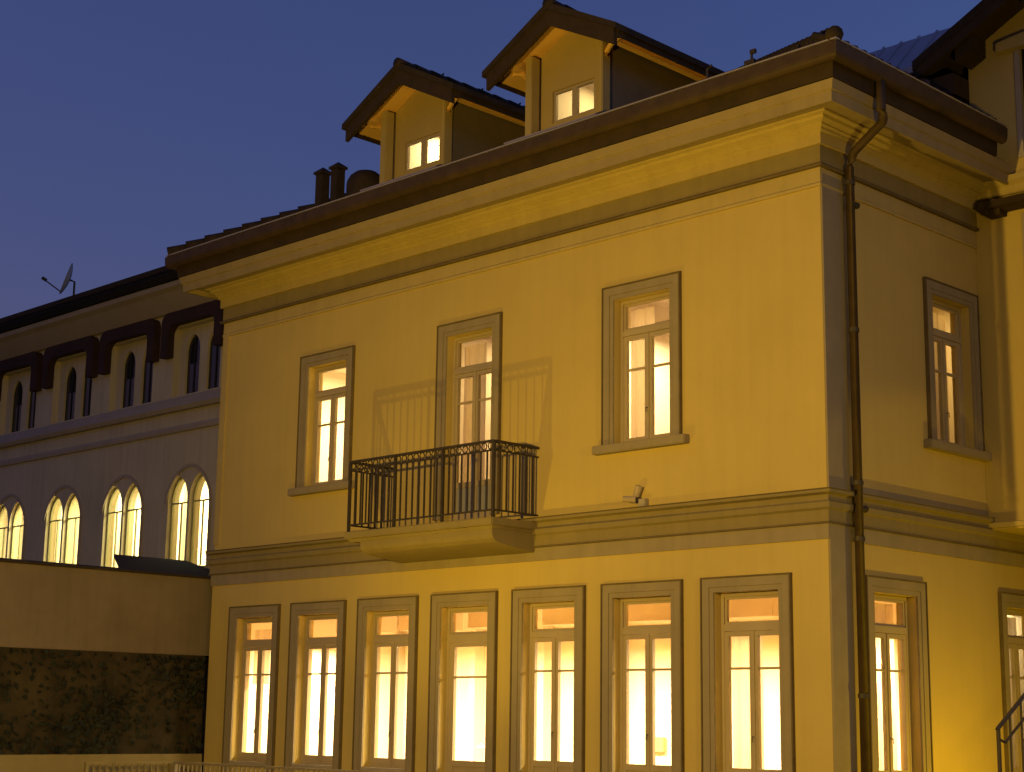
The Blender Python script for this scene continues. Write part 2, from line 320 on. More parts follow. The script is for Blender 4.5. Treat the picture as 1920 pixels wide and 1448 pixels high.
# ------------------------------------------------------------------ windows (shared meshes, one object per piece)
def ring(mb, a, b, c, d, t, y0, y1):            # four bars of a frame, butt jointed
    mb.box(a, a+t, y0, y1, c, d); mb.box(b-t, b, y0, y1, c, d); mb.box(a+t, b-t, y0, y1, c, c+t); mb.box(a+t, b-t, y0, y1, d-t, d)
RD = 0.135                                      # recess of the frame behind the wall face
def window_set(kind):
    low, zb, zt, tz0, tz1, mz, gb = {'window': (1, 0.80, 3.39, 2.84, 2.98, 2.36, 0.97), 'door': (1, 0.12, 3.39, 2.84, 2.98, 2.36, 1.03),
        'single': (1, 0.12, 3.39, 2.80, 2.98, 2.28, 0.98), 'upper': (0, 5.66, 7.88, 7.30, 7.43, 6.80, 5.76), 'balcony': (0, 4.74, 7.88, 7.22, 7.35, 6.75, 5.42)}[kind]
    P = []
    s = MB(); s0 = s; h = HW+SW; top = zt+SW; bot = zb if kind in ('upper',) else (0.0 if low else 4.68)
    if kind == 'balcony': bot = 4.81
    def surround(y, e0, e1):                    # inverted U
        s.prism([(-e1,bot),(-e1,zt+e1-HW),(e1,zt+e1-HW),(e1,bot),(e0,bot),(e0,zt+e0-HW),(-e0,zt+e0-HW),(-e0,bot)], lambda u, v: (u,y,v), lambda u, v: (u,0.02,v))
    surround(-0.030, HW+0.002, HW+0.072); surround(-0.042, HW+0.074, h-0.024)
    s = MB(); surround(-0.058, h-0.022, h); P.append(('outer_fillet', s.mesh('outer_fillet', 'edge'))); s = s0  # fillet coloured dark to draw the shadow line around the surround
    root = ('window' if kind in ('window', 'upper') else 'french_door', s.mesh('surround', 'stone'))
    if kind == 'upper':
        P.append(('sill', MB().box(-h-0.13, h+0.13, -0.13, 0.10, 5.53, 5.66).mesh('sill', 'stone', bevel=0.012)))
    if kind == 'window':
        P.append(('sill', MB().box(-HW+0.003, HW-0.003, -0.05, 0.16, 0.76, 0.815).mesh('sill', 'whitetrim', bevel=0.01)))
    fr = MB(); ring(fr, -HW+0.003, HW-0.003, zb+0.003, zt-0.003, 0.05, RD, RD+0.09)
    fr.box(-HW+0.053, HW-0.053, RD-0.012, RD+0.09, tz0+0.025, tz1-0.02)
    P.append(('frame', fr.mesh('frame', 'frame')))
    tp = MB(); ring(tp, -HW+0.055, HW-0.055, tz1-0.018, zt-0.055, 0.035, RD+0.02, RD+0.07); P.append(('transom_sash', tp.mesh('transom_sash', 'frame')))
    P.append(('pane', MB().box(-HW+0.091, HW-0.091, RD+0.040, RD+0.046, tz1+0.018, zt-0.091).mesh('pane', 'glass')))
    leaves = [(-HW+0.055, -0.001), (0.001, HW-0.055)] if kind != 'single' else [(-HW+0.055, HW-0.055)]
    for a, b in leaves:
        st = 0.068 if kind != 'single' else 0.12
        lf = MB(); lf.box(a, a+st, RD+0.005, RD+0.065, zb+0.055, tz0+0.02); lf.box(b-st, b, RD+0.005, RD+0.065, zb+0.055, tz0+0.02)
        lf.box(a+st, b-st, RD+0.005, RD+0.065, tz0-0.045, tz0+0.02); lf.box(a+st, b-st, RD+0.005, RD+0.065, zb+0.055, gb if kind in ('window', 'upper') else zb+0.17)
        if kind not in ('window', 'upper'): lf.box(a+st, b-st, RD+0.005, RD+0.065, gb-0.09, gb)
        P.append(('casement', lf.mesh('casement', 'frame')))
        if kind not in ('window', 'upper'):
            P.append(('kick_panel', MB().box(a+st+0.001, b-st-0.001, RD+0.022, RD+0.05, zb+0.17, gb-0.09).mesh('kick_panel', 'kick' if kind == 'balcony' else 'frame')))
        P.append(('glazing_bar', MB().box(a+st+0.001, b-st-0.001, RD+0.012, RD+0.058, mz-0.016, mz+0.016).mesh('glazing_bar', 'frame')))
        P.append(('pane', MB().box(a+st, b-st, RD+0.032, RD+0.038, mz+0.017, tz0-0.046).mesh('pane', 'glass')))
        P.append(('pane', MB().box(a+st, b-st, RD+0.032, RD+0.038, gb+0.001, mz-0.017).mesh('pane', 'glass')))
    if kind != 'single':
        P.append(('astragal', MB().box(-0.022, 0.022, RD-0.012, RD+0.004, zb+0.06, tz0+0.018).mesh('astragal', 'frame')))
        hz = gb+0.42
        P.append(('handle', MB().tube([(0.0,RD-0.012,hz),(0.0,RD-0.05,hz),(0.0,RD-0.055,hz-0.07)], 0.008, 6).mesh('handle', 'iron')))
    return root, P
SETS = {k: window_set(k) for k in ('window', 'door', 'single', 'upper', 'balcony')}
def put_window(kind, parent, loc, rz=0.0):
    (nm, me), P = SETS[kind]; o = link(nm, me, parent, loc, rz)
    for n, m in P: link(n, m, o)
    return o
for i, c in enumerate(LC): put_window('window' if i < 3 else 'single' if i == 3 else 'door', villa, (c, 0, 0))
for i, c in enumerate(UC): put_window('balcony' if i == 1 else 'upper', villa, (c, 0, 0))
for c, a, b in SD: put_window('door', villa, (0, c, 0), R(90))
put_window('upper', villa, (0, SUW, 0), R(90))

# ------------------------------------------------------------------ rooms behind the lit windows
def room(x0, x1, y0, y1, z0, z1, name='room', m='room', openf=True, parent=villa, rear=True):
    r = MB()
    r.add([(x0,y0,z0),(x1,y0,z0),(x1,y1,z0),(x0,y1,z0),(x0,y0,z1),(x1,y0,z1),(x1,y1,z1),(x0,y1,z1)],
          [(2,3,7,6),(3,0,4,7)]+([(1,2,6,5)] if openf else []))
    o = r.build(name, m, parent)
    MB().add([(x0,y0,z1),(x1,y0,z1),(x1,y1,z1),(x0,y1,z1)], [(0,1,2,3)]).build('ceiling', 'ceil', o)
    MB().add([(x0,y0,z0),(x1,y0,z0),(x1,y1,z0),(x0,y1,z0)], [(0,1,2,3)]).build('floor', 'floor', o)
    return o
WARM = (1.0, 0.77, 0.42)
def ceiling_lamp(loc, lx, ly, power, label, color=WARM, group=None):
    t = thing('ceiling_lamp', label, 'lamp', loc, group)
    x, y, z = loc
    MB().box(x-lx/2-0.03, x+lx/2+0.03, y-ly/2-0.03, y+ly/2+0.03, z+0.01, z+0.05).build('lamp_housing', 'frame', t)
    d = bpy.data.lights.new('lamp_tube', 'AREA'); d.shape = 'RECTANGLE'; d.size = lx; d.size_y = ly; d.energy = power; d.color = color
    o = bpy.data.objects.new('lamp_tube', d); col.objects.link(o); o.location = (x, y, z-0.002); o.parent = t
    o.matrix_parent_inverse = Matrix.Translation(-Vector(loc))
    return t
gr = room(-13.54, -0.33, 0.33, 4.6, 0.10, 3.96, openf=False)
# dropped ceiling box and wall piers seen through the transoms
for i, c in enumerate(LC):
    cc = c-2.0
    MB().box(cc-0.35, cc+0.75, 2.3, 2.9, 3.22, 3.955).build('ceiling_box', 'beam', gr)
    MB().box(cc-0.58, cc-0.42, 4.35, 4.595, 0.11, 3.95).build('pier', 'room', gr)
for i in range(5):
    ceiling_lamp((-12.2+2.65*i, 2.1, 2.92), 1.5, 0.25, 560, 'long ceiling lamp of the ground floor hall, seen through bay %s from the left' % ('one', 'three', 'four', 'five', 'seven')[i])
r2_ = room(-4.0, -0.33, 4.75, 8.6, 0.10, 3.96, openf=False)
ceiling_lamp((-1.6, 6.6, 3.5), 0.8, 0.4, 110, 'ceiling lamp behind the door at the right edge')
up1 = room(-13.5, -8.76, 0.33, 4.8, 4.75, 8.5); ceiling_lamp((-11.4, 2.4, 8.40), 1.0, 0.6, 420, 'bright ceiling lamp behind the leftmost upper window', (1.0, 0.80, 0.42))
up2 = room(-8.72, -5.06, 0.33, 4.8, 4.75, 8.5); ceiling_lamp((-7.6, 3.0, 8.40), 0.5, 0.5, 110, 'ceiling lamp behind the balcony door', (1.0, 0.70, 0.30))
up3 = room(-5.02, -2.1, 0.33, 4.8, 4.75, 8.5); ceiling_lamp((-3.9, 2.2, 7.9), 0.9, 0.9, 190, 'square ceiling lamp behind the upper window nearest the corner', (1.0, 0.74, 0.36))
up4 = room(-2.06, -0.33, 0.33, 5.6, 4.75, 8.5, openf=False); ceiling_lamp((-1.2, 4.4, 8.40), 0.4, 0.4, 36, 'dim ceiling lamp behind the upper side window', (1.0, 0.66, 0.22))
# interior door behind the balcony window
idr = MB(); ring(idr, -8.25, -7.25, 4.76, 7.3, 0.1, 4.72, 4.79); idr.build('inner_door_frame', 'beam', up2)
MB().box(-8.14, -7.36, 4.74, 4.79, 4.76, 7.19).build('inner_door', 'frame', up2)

# ------------------------------------------------------------------ curtains and small things inside
def curtain(x0, x1, y, z0, z1, label, mkey='curtain', alongY=False):
    c = MB(); n = max(6, int((x1-x0)/0.035)); vs = []
    for i in range(n+1):
        u = x0+(x1-x0)*i/n; d = 0.022*math.sin(i*1.15)+0.008*math.sin(i*2.7)
        p = (u, y+d) if not alongY else (-(y+d), u)
        vs += [(p[0], p[1], z0), (p[0], p[1], z1)]
    c.add(vs, [(2*i, 2*i+2, 2*i+3, 2*i+1) for i in range(n)])
    return tag(c.build('curtain', mkey, smooth=True), label, 'curtain')
curtain(LC[6]-0.60, LC[6]-0.06, 0.45, 0.2, 3.0, 'pleated cream curtain behind the left leaf of the rightmost front door')
curtain(LC[0]-0.60, LC[0]-0.10, 0.45, 2.2, 3.2, 'short cream curtain behind the first ground floor window from the left')
curtain(UC[1]-0.60, UC[1]-0.05, 0.45, 4.8, 7.8, 'cream curtain behind the balcony door')
curtain(UC[2]-0.58, UC[2]-0.12, 0.42, 5.2, 7.8, 'pale curtain on the left of the upper window nearest the corner')
curtain(UC[0]-0.02, UC[0]+0.22, 0.50, 5.2, 7.8, 'pale curtain behind the leftmost upper window')
curtain(SD[0][0]-0.36, SD[0][0]+0.6, 0.42, 0.2, 3.3, 'tan curtain behind the ground floor side door by the downpipe', 'curtain', True)
curtain(SD[1][0]-0.25, SD[1][0]+0.6, 0.42, 0.2, 3.3, 'tan curtain behind the door at the right edge', 'curtain', True)
curtain(SUW-0.05, SUW+0.6, 0.42, 5.0, 7.8, 'dim tan curtain behind the upper side window', 'curtain', True)
# desk lamp and box stand on a table inside, picture hangs on the rear wall
tb = thing('table', 'table inside the hall carrying a desk lamp', 'table', (-8.3, 1.7, 0.1))
MB().box(-9.0, -7.6, 1.35, 2.0, 0.82, 0.86).build('tabletop', 'beam', tb)
for dx, dy in ((-8.95, 1.40), (-7.65, 1.40), (-8.95, 1.95), (-7.65, 1.95)): MB().box(dx-0.025, dx+0.025, dy-0.025, dy+0.025, 0.1, 0.82).build('leg', 'beam', tb)
dl = thing('desk_lamp', 'small desk lamp with sloping shade seen in the single leaf door', 'lamp', (-7.95, 1.6, 0.86))
MB().lathe([(0.10,0.0),(0.10,0.02),(0.02,0.03),(0.015,0.33)], (-7.95,1.6,0.86), 12).build('lamp_stand', 'iron', dl)
MB().lathe([(0.22,0.30),(0.16,0.34),(0.07,0.47),(0.0,0.48)], (-7.95,1.6,0.86), 14).build('lamp_shade', 'beam', dl)
bx_ = MB(); bx_.box(-5.62, -5.18, 1.35, 1.7, 0.11, 1.40); tag(bx_.build('cabinet', 'paper', bevel=0.01), 'tan cabinet showing low in the fifth ground floor opening', 'cabinet')
pt = MB(); pt.box(-6.95, -6.55, 4.50, 4.58, 1.10, 1.36); tag(pt.build('picture', 'paper', bevel=0.01), 'small tan picture on the rear wall seen in the sixth opening', 'picture')
sct = thing('wall_sconce', 'lit white wall sconce seen through the side door by the downpipe', 'lamp', (-0.75, 1.75, 2.0))
MB().lathe([(0.0,0.30),(0.05,0.29),(0.065,0.22),(0.06,0.05),(0.0,0.0)], (-0.75,1.75,2.0), 14).build('lamp_shade', 'glow', sct, smooth=True)
MB().tube([(-0.75,1.75,2.0),(-0.75,1.75,0.12)], 0.015, 8).build('stem', 'iron', sct)

# ------------------------------------------------------------------ balcony
BL, BR, BY = -8.75, -5.27, -1.03
bal = MB().box(BL, BR, BY, 0.0, 4.49, 4.61).build('balcony', 'olive', villa, bevel=0.015)
MB().sweep([(-0.05,4.44),(0.0,4.44),(0.03,4.487),(-0.05,4.487)], [(BL+0.08,0.0),(BL+0.08,BY+0.07),(BR-0.06,BY+0.07),(BR-0.06,0.0)]).build('slab_moulding', 'olive', bal)
cv = MB(); pr_ = [(0,4.15),(-0.30,4.18),(-0.70,4.225),(-0.84,4.25),(-0.92,4.30),(-0.95,4.36),(-0.95,4.488),(0,4.488)]
cv.prism(pr_, lambda y, z: (BL+0.34,y-0.001,z), lambda y, z: (BR-0.07,y-0.001,z)); cv.build('cove', 'olive', bal)
ra_ = MB(); yb = BY+0.06; xl_, xr_ = BL+0.05, BR-0.04
for z0, z1, t in ((5.755,5.79,0.05),(5.62,5.642,0.03),(4.71,4.735,0.03)):
    ra_.box(xl_, xr_, yb-t/2, yb+t/2, z0, z1)
    for xx in (xl_, xr_): ra_.box(xx-t/2, xx+t/2, yb+t/2, -0.002, z0, z1)
ra_.build('handrail', 'iron', bal)
xp_ = [xl_, xl_+(xr_-xl_)/3, xl_+2*(xr_-xl_)/3, xr_]
for xx in xp_: MB().box(xx-0.022, xx+0.022, yb-0.022, yb+0.022, 4.61, 5.755).build('rail_post', 'iron', bal)
bme = MB().box(-0.011, 0.011, -0.011, 0.011, 4.735, 5.62).mesh('baluster', 'iron')
n = 24
for i in range(1, n):
    xx = xl_+(xr_-xl_)*i/n
    if min(abs(xx-q) for q in xp_) > 0.05: link('baluster', bme, bal, (xx, yb, 0))
for xx in (xl_, xr_):
    for k in range(1, 7): link('baluster', bme, bal, (xx, yb+0.14*k, 0))
rg = MB()
seg = [(0.055*math.cos(a), 0.055*math.sin(a)) for a in [2*math.pi*k/10 for k in range(11)]]
rg.tube([(u, 0, v) for u, v in seg], 0.011, 5, False); rme = rg.mesh('rail_ring', 'iron')
for i in range(n): link('rail_ring', rme, bal, (xl_+(xr_-xl_)*(i+0.5)/n, yb, 5.70))
for i in range(6):
    for xx in (xl_, xr_): link('rail_ring', rme, bal, (xx, yb+0.14*(i+0.5), 5.70), R(90))

# ------------------------------------------------------------------ dormers
def dormer(xc):
    Y0, YB = 0.20, 4.2; hw = 0.84
    zs = lambda u: 12.90-abs(u)*0.52               # underside of the boards
    # gable wall behind the porch, with a two-light window
    a, b, c, d = -0.47, 0.47, 11.28, 11.84
    dw = MB().wall([(-hw+0.1,10.8),(hw-0.1,10.8),(hw-0.1,zs(hw-0.1)),(0,zs(0)),(-hw+0.1,zs(hw-0.1))], [rect(a,b,c,d)], lambda u, w_, v: (xc+u, 0.46+w_, v), 0.10).build('dormer', 'gable', villa)
    for s in (-1, 1):
        x0, x1 = sorted((xc+s*(hw-0.099), xc+s*hw))
        MB().box(x0, x1, 0.40, YB, 10.4, zs(hw)).build('cheek', 'cheek', dw)
        x0, x1 = sorted((xc+s*(hw-(0.13 if s < 0 else 0.05)), xc+s*(hw+0.02)))
        MB().box(x0, x1, Y0, 0.398, 10.7, zs(hw)).build('post', 'cream', dw, bevel=0.012)
        f = lambda u, y, v: (xc+s*u, y, v)
        ew = 1.44
        # board soffit, tile slab, bargeboard
        MB().prism([(0,zs(0)+0.002),(ew-0.03,zs(ew-0.03)+0.002),(ew-0.03,zs(ew-0.03)+0.05),(0,zs(0)+0.05)], lambda u, v: f(u,-0.08,v), lambda u, v: f(u,YB,v)).build('soffit', 'soffit', dw)
        sl = MB().prism([(0,zs(0)+0.052),(ew+0.05,zs(ew+0.05)+0.052),(ew+0.05,zs(ew+0.05)+0.15),(0,zs(0)+0.17)], lambda u, v: f(u,-0.20,v), lambda u, v: f(u,YB,v)).build('roof_slope', 'tile', dw)
        MB().prism([(0,zs(0)-0.22),(ew-0.02,zs(ew-0.02)-0.22),(ew-0.02,zs(ew-0.02)+0.05),(0,zs(0)+0.05)], lambda u, v: f(u,-0.16,v), lambda u, v: f(u,-0.085,v)).build('bargeboard', 'wood', dw)
        MB().prism([(ew-0.028,zs(ew)-0.06),(ew+0.0,zs(ew)-0.06),(ew+0.0,zs(ew)+0.06),(ew-0.028,zs(ew)+0.06)], lambda u, v: f(u,-0.084,v), lambda u, v: f(u,YB,v)).build('eave_fascia', 'wood', dw)
        # side purlin and curved brace
        MB().prism([(hw+0.08,zs(hw+0.08)-0.16),(hw+0.22,zs(hw+0.22)-0.10),(hw+0.22,zs(hw+0.22)),(hw+0.08,zs(hw+0.08))], lambda u, v: f(u,-0.07,v), lambda u, v: f(u,YB,v)).build('purlin', 'soffit', dw)
        br = []
        for k in range(7):
            t = k/6; br.append((xc+s*(hw+0.01+0.42*t**1.6), Y0+0.09, zs(hw)-0.42+0.26*math.sin(t*math.pi/2)))
        MB().tube(br, 0.045, 6).build('brace', 'soffit', dw)
    rt_ = MB()
    for k in range(11):
        y = -0.2+k*0.4; rt_.tube([(xc,y,13.06),(xc,y+0.44,13.05)], [0.10,0.085], 8)
    rt_.build('ridge_tiles', 'tile', dw, smooth=True)
    for y in (0.9, 1.9, 2.9): MB().tube([(xc,y,13.1),(xc,y,13.15),(xc+0.04,y,13.17)], 0.018, 5).build('snow_hook', 'iron', dw)
    fr = MB(); ring(fr, xc+a+0.002, xc+b-0.002, c+0.002, d-0.002, 0.045, 0.49, 0.545); fr.box(xc-0.055, xc+0.055, 0.485, 0.545, c+0.047, d-0.047); fr.build('window_frame', 'frame', dw)
    for p, q in ((a+0.047, -0.056), (0.056, b-0.047)): MB().box(xc+p, xc+q, 0.512, 0.518, c+0.048, d-0.048).build('pane', 'glass', dw)
    sl = MB().box(xc-0.62, xc+0.62, 0.26, 0.458, 11.06, 11.12).build('window_sill', 'strip', dw)
    MB().box(xc-hw-0.25, xc+hw+0.1, -0.05, 0.19, RZ(E_-0.05)-0.02, RZ(E_-0.05)+0.05).build('flashing', 'strip', dw)
    rm = MB().add([(xc-0.73,0.57,10.95),(xc+0.73,0.57,10.95),(xc+0.73,3.2,10.95),(xc-0.73,3.2,10.95),(xc-0.73,0.57,12.4),(xc+0.73,0.57,12.4),(xc+0.73,3.2,12.4),(xc-0.73,3.2,12.4)], [(0,1,2,3),(4,7,6,5),(1,2,6,5),(2,3,7,6),(3,0,4,7)]).build('attic_room', 'room', dw)
for xc in (-8.74, -5.05): dormer(xc)
ceiling_lamp((-8.95, 1.6, 12.3), 0.5, 0.5, 60, 'attic lamp behind the window of the left dormer', (1.0, 0.78, 0.36))
ceiling_lamp((-5.0, 1.6, 12.3), 0.5, 0.5, 34, 'attic lamp behind the window of the right dormer', (1.0, 0.74, 0.30))

# ------------------------------------------------------------------ gabled wing on the right
wing = thing('gabled_wing', 'gabled yellow wing at the right edge overhanging the side wall', 'building', (2.2, 7, 0))
wf = lambda u, w_, v: (u, YW+w_, v)
wo_ = [(0.004,4.53),(4.4,4.53),(4.4,12.5),(3.5,13.2),(2.2,13.85),(0.004,12.62)]
MB().wall(wo_, [rect(0.84,1.9,10.2,11.95), rect(0.80,1.9,5.7,9.22)], wf, 0.3).build('wall', 'yellow', wing)
MB().box(0.004, 0.3, YW+0.301, 10, 9.95, 12.5).build('wall', 'yellow', wing)
MB().box(0.004, 4.4, YW, 10, 4.50, 4.528).build('soffit_slab', 'cream', wing)
MB().box(4.1, 4.4, YW+0.301, 10, 0, 12.3).build('wall', 'yellow', wing)
MB().box(3.9, 4.4, YW, YW+0.3, 0, 4.498).build('pier', 'yellow', wing)
MB().sweep([(-0.02,4.531),(0.05,4.531),(0.06,4.60),(-0.02,4.62)], [(0.01,YW),(4.4,YW)]).build('ledge', 'cream', wing)
MB().sweep([(-0.02,9.60),(0.05,9.60),(0.09,9.66),(0.09,9.72),(0.17,9.78),(0.18,9.86),(-0.02,9.90)], [(0.08,YW),(4.4,YW)]).build('cornice', 'cream', wing)
MB().prism([(-0.32,9.37),(-0.30,9.48),(0,9.59),(0,9.34)], lambda y, z: (0.20,YW+y-0.001,z), lambda y, z: (2.3,YW+y-0.001,z)).build('shutter_hood', 'wood', wing)
MB().box(0.30, 0.55, YW-0.22, YW-0.002, 9.27, 9.37).build('hood_bracket', 'wood', wing)
for z0, z1 in ((10.2,11.95), (5.7,9.22)):
    fr = MB(); ring(fr, 0.80, 1.94, z0-0.05, z1+0.05, 0.09, YW-0.03, YW+0.02)
    wn = fr.build('window', 'whitetrim', wing)
    MB().box(0.84, 1.9, YW+0.15, YW+0.17, z0, z1).build('pane', 'darkglass', wn)
s27 = 0.515
zr = lambda u: 11.80+(u+0.56)*s27
def slope(x0, x1, dz0, dz1, y0, y1, name, m, parent):
    return MB().prism([(x0,zr(x0)+dz0),(x1,zr(x1)+dz0),(x1,zr(x1)+dz1),(x0,zr(x0)+dz1)], lambda u, v: (u,y0,v), lambda u, v: (u,y1,v)).build(name, m, parent)
slope(-0.62, 2.3, 0.0, 0.16, 3.55, 10.5, 'roof', 'tile', wing)
slope(-0.56, 2.3, -0.05, -0.002, 3.62, 10.4, 'soffit', 'wood', wing)
slope(-0.58, 2.3, -0.17, -0.001, 3.56, 3.615, 'bargeboard', 'wood', wing)
MB().prism([(2.3,zr(2.3)),(5.2,zr(2.3)-2.9*s27),(5.2,zr(2.3)-2.9*s27+0.16),(2.3,zr(2.3)+0.16)], lambda u, v: (u,3.55,v), lambda u, v: (u,10.5,v)).build('roof', 'tile', wing)
for u in (0.06, 1.2):
    slope(u, u+0.26, -0.34, -0.052, 3.68, YW-0.002, 'purlin', 'wood', wing)
MB().box(-0.42, 0.0, 3.72, 4.5, 11.28, 11.62).build('wall_plate', 'wood', wing)
MB().prism([(0.55,11.9),(1.9,11.9),(1.9,12.2),(0.55,12.05)], lambda u, v: (u,YW-0.12,v), lambda u, v: (u,YW-0.002,v)).build('lintel', 'cream', wing)

# ------------------------------------------------------------------ rear metal roof
mr = thing('metal_roofed_house', 'house behind with a grey standing seam metal roof', 'building', (-3, 9, 0))
MB().box(-7.0, 1.0, 6.7, 9.0, 0, 13.1).build('wall', 'white', mr)
MB().prism([(6.5,13.20),(7.55,14.25),(8.6,13.20)], lambda y, z: (-7.2,y,z), lambda y, z: (1.2,y,z)).build('roof', 'zinc', mr)
for k in range(22):
    x = -7.0+k*0.38; MB().bar((x,6.48,13.20),(x,7.55,14.27), 0.03, 0.05, (1,0,0)).build('seam', 'zinc', mr)
MB().box(-7.2, 1.2, 6.42, 6.5, 13.08, 13.20).build('eave_gutter', 'strip', mr)

# ------------------------------------------------------------------ white building with arched windows
YB_ = 4.0
wb = thing('arched_window_building', 'greyed white building on the left with twin arched windows under dark hoods', 'building', (-26, 8, 0))
def lancet(x0, x1, z0, zs_, za, n=7):         # pointed arch outline
    xm = (x0+x1)/2; L_ = [(x0, z0), (x1, z0)]
    for k in range(n+1):
        t = k/n; L_.append((x1-(x1-xm)*(1-math.cos(t*math.pi/2))**0.85 if t > 0 else x1, zs_+(za-zs_)*math.sin(t*math.pi/2)))
    for k in range(n-1, -1, -1):
        t = k/n; L_.append((x0+(xm-x0)*(1-math.cos(t*math.pi/2))**0.85 if t > 0 else x0, zs_+(za-zs_)*math.sin(t*math.pi/2)))
    return L_
BC = [-20.80-2.88*k for k in range(6)]
holes = []
for c in BC:
    for s in (-1, 1):
        xm = c+s*0.45; holes.append(lancet(xm-0.405, xm+0.405, 5.0, 6.72, 7.26))
    holes.append(rect(c-0.98, c+1.02, 9.26, 11.0))
fb = lambda u, w_, v: (u, YB_+w_, v)
MB().wall(rect(-36.5, -17.6, 0, 12.0), holes, fb, 0.32).build('wall', 'white', wb)
MB().box(-17.9, -17.6, YB_+0.33, 14, 0, 12.0).build('wall', 'white', wb)
pb = [(-36.6, YB_), (-17.6, YB_)]
MB().sweep([(-0.02,8.34),(0.06,8.34),(0.08,8.42),(0.05,8.50),(-0.02,8.52)], pb).build('string_course', 'whitetrim', wb)
MB().sweep([(-0.02,8.86),(0.12,8.86),(0.18,8.95),(0.10,9.10),(0.03,9.22),(-0.02,9.24)], pb).build('sill_course', 'whitetrim', wb)
MB().sweep([(-0.02,11.38),(0.10,11.40),(0.24,11.55),(0.45,11.78),(0.58,11.86),(0.60,11.97),(0.52,12.00),(-0.02,12.0)], pb).build('cove_cornice', 'whitetrim', wb)
MB().sweep([(-0.02,12.002),(0.66,12.002),(0.78,12.12),(0.74,12.20),(-0.02,12.20)], pb).build('eave_board', 'dark', wb)
MB().prism([(-0.82,12.20),(-0.82,12.32),(7.0,15.6),(7.0,15.2)], lambda y, z: (-36.7,YB_+y,z), lambda y, z: (-17.5,YB_+y,z)).build('roof', 'tile', wb)
# hoods, niches, dark lancets
def hood_mesh():
    m_ = MB(); r = 0.26; xo, xi = 1.28, 0.98
    out = [(-xo,10.25),(-xo,11.1)]
    for k in range(6): a = math.pi-k*math.pi/10; out.append((-xo+r+r*math.cos(a), 11.10+r*math.sin(a)))
    for k in range(6): a = math.pi/2-k*math.pi/10; out.append((xo-r+r*math.cos(a), 11.10+r*math.sin(a)))
    out += [(xo,11.1),(xo,10.25),(xi,10.25),(xi,10.82)]
    for k in range(6): a = k*math.pi/10; out.append((xi-0.22+0.22*math.cos(a), 10.82+0.22*math.sin(a)))
    for k in range(6): a = math.pi/2+k*math.pi/10; out.append((-xi+0.22+0.22*math.cos(a), 10.82+0.22*math.sin(a)))
    out += [(-xi,10.82),(-xi,10.25)]
    m_.prism(out, lambda u, v: (u,-0.20,v), lambda u, v: (u,0.002,v)); return m_.mesh('hood', 'hood')
hm = hood_mesh()
nm_ = MB(); nh = [lancet(-0.70, -0.10, 9.30, 10.42, 10.80), lancet(0.22, 0.82, 9.30, 10.42, 10.80)]
nm_.wall(rect(-1.0, 1.04, 9.2, 11.05), nh, lambda u, w_, v: (u, 0.18+w_, v), 0.12); nme = nm_.mesh('niche_wall', 'white')
dk = [MB().prism([(p[0], p[1]) for p in q], lambda u, v: (u, 0.25, v), lambda u, v: (u, 0.27, v)).mesh('dark_pane', 'darkglass') for q in nh]
dbar = [MB().box(q-0.015, q+0.015, 0.225, 0.248, 9.31, 10.68).mesh('glazing_bar', 'dark') for q in (-0.40, 0.52)]
def lfr(x):
    o_ = lancet(x-0.403, x+0.403, 5.0, 6.72, 7.257); i_ = lancet(x-0.36, x+0.36, 5.06, 6.72, 7.20)
    m_ = MB(); n_ = len(o_)
    for y0, y1 in ((0.10, 0.16),):
        vs = [(u,y0,v) for u, v in o_]+[(u,y0,v) for u, v in i_]+[(u,y1,v) for u, v in o_]+[(u,y1,v) for u, v in i_]
        fs = []
        for k in range(n_):
            k2 = (k+1) % n_; fs += [(k,k2,n_+k2,n_+k), (2*n_+k2,2*n_+k,3*n_+k,3*n_+k2), (n_+k,n_+k2,3*n_+k2,3*n_+k), (k2,k,2*n_+k,2*n_+k2)]
        m_.add(vs, fs)
    m_.box(x-0.359, x+0.359, 0.11, 0.15, 6.60, 6.635); m_.box(x-0.015, x+0.015, 0.11, 0.15, 5.07, 6.599)
    return m_.mesh('lancet_frame', 'gothic')
lf_ = [lfr(-0.45), lfr(0.45)]
pn_ = [MB().prism(lancet(x-0.361, x+0.361, 5.06, 6.72, 7.20), lambda u, v: (u,0.127,v), lambda u, v: (u,0.133,v)).mesh('pane', 'glass') for x in (-0.45, 0.45)]
def hoodmould():
    m_ = MB(); o_ = lancet(-0.98, 0.98, 5.0, 6.62, 7.52)[1:]; i_ = lancet(-0.90, 0.90, 5.0, 6.62, 7.44)[1:]
    # only the sides and the head
    n_ = len(o_)
    for k in range(n_-1):
        vs = [(*(o_[k]),), ]
    vs = [(u,-0.035,v) for u, v in o_]+[(u,-0.035,v) for u, v in i_]+[(u,0.002,v) for u, v in o_]+[(u,0.002,v) for u, v in i_]
    fs = []
    for k in range(n_-1):
        fs += [(k,k+1,n_+k+1,n_+k), (n_+k,n_+k+1,3*n_+k+1,3*n_+k), (k+1,k,2*n_+k,2*n_+k+1)]
    m_.add(vs, fs); return m_.mesh('hood_mould', 'whitetrim')
hdm = hoodmould()
for k, c in enumerate(BC):
    o = link('dormer_hood', hm, wb, (c, YB_, 0))
    n_o = link('niche', nme, wb, (c, YB_, 0))
    for q in dk: link('dark_pane', q, n_o)
    for q in dbar: link('glazing_bar', q, n_o)
    wn = link('arched_window', hdm, wb, (c, YB_, 0))
    for q in lf_: link('lancet_frame', q, wn)
    for q in pn_: link('pane', q, wn)
rw = room(-36.2, -17.95, YB_+0.33, 7.6, 4.6, 8.2, parent=wb)
YG = (0.97, 0.90, 0.44)
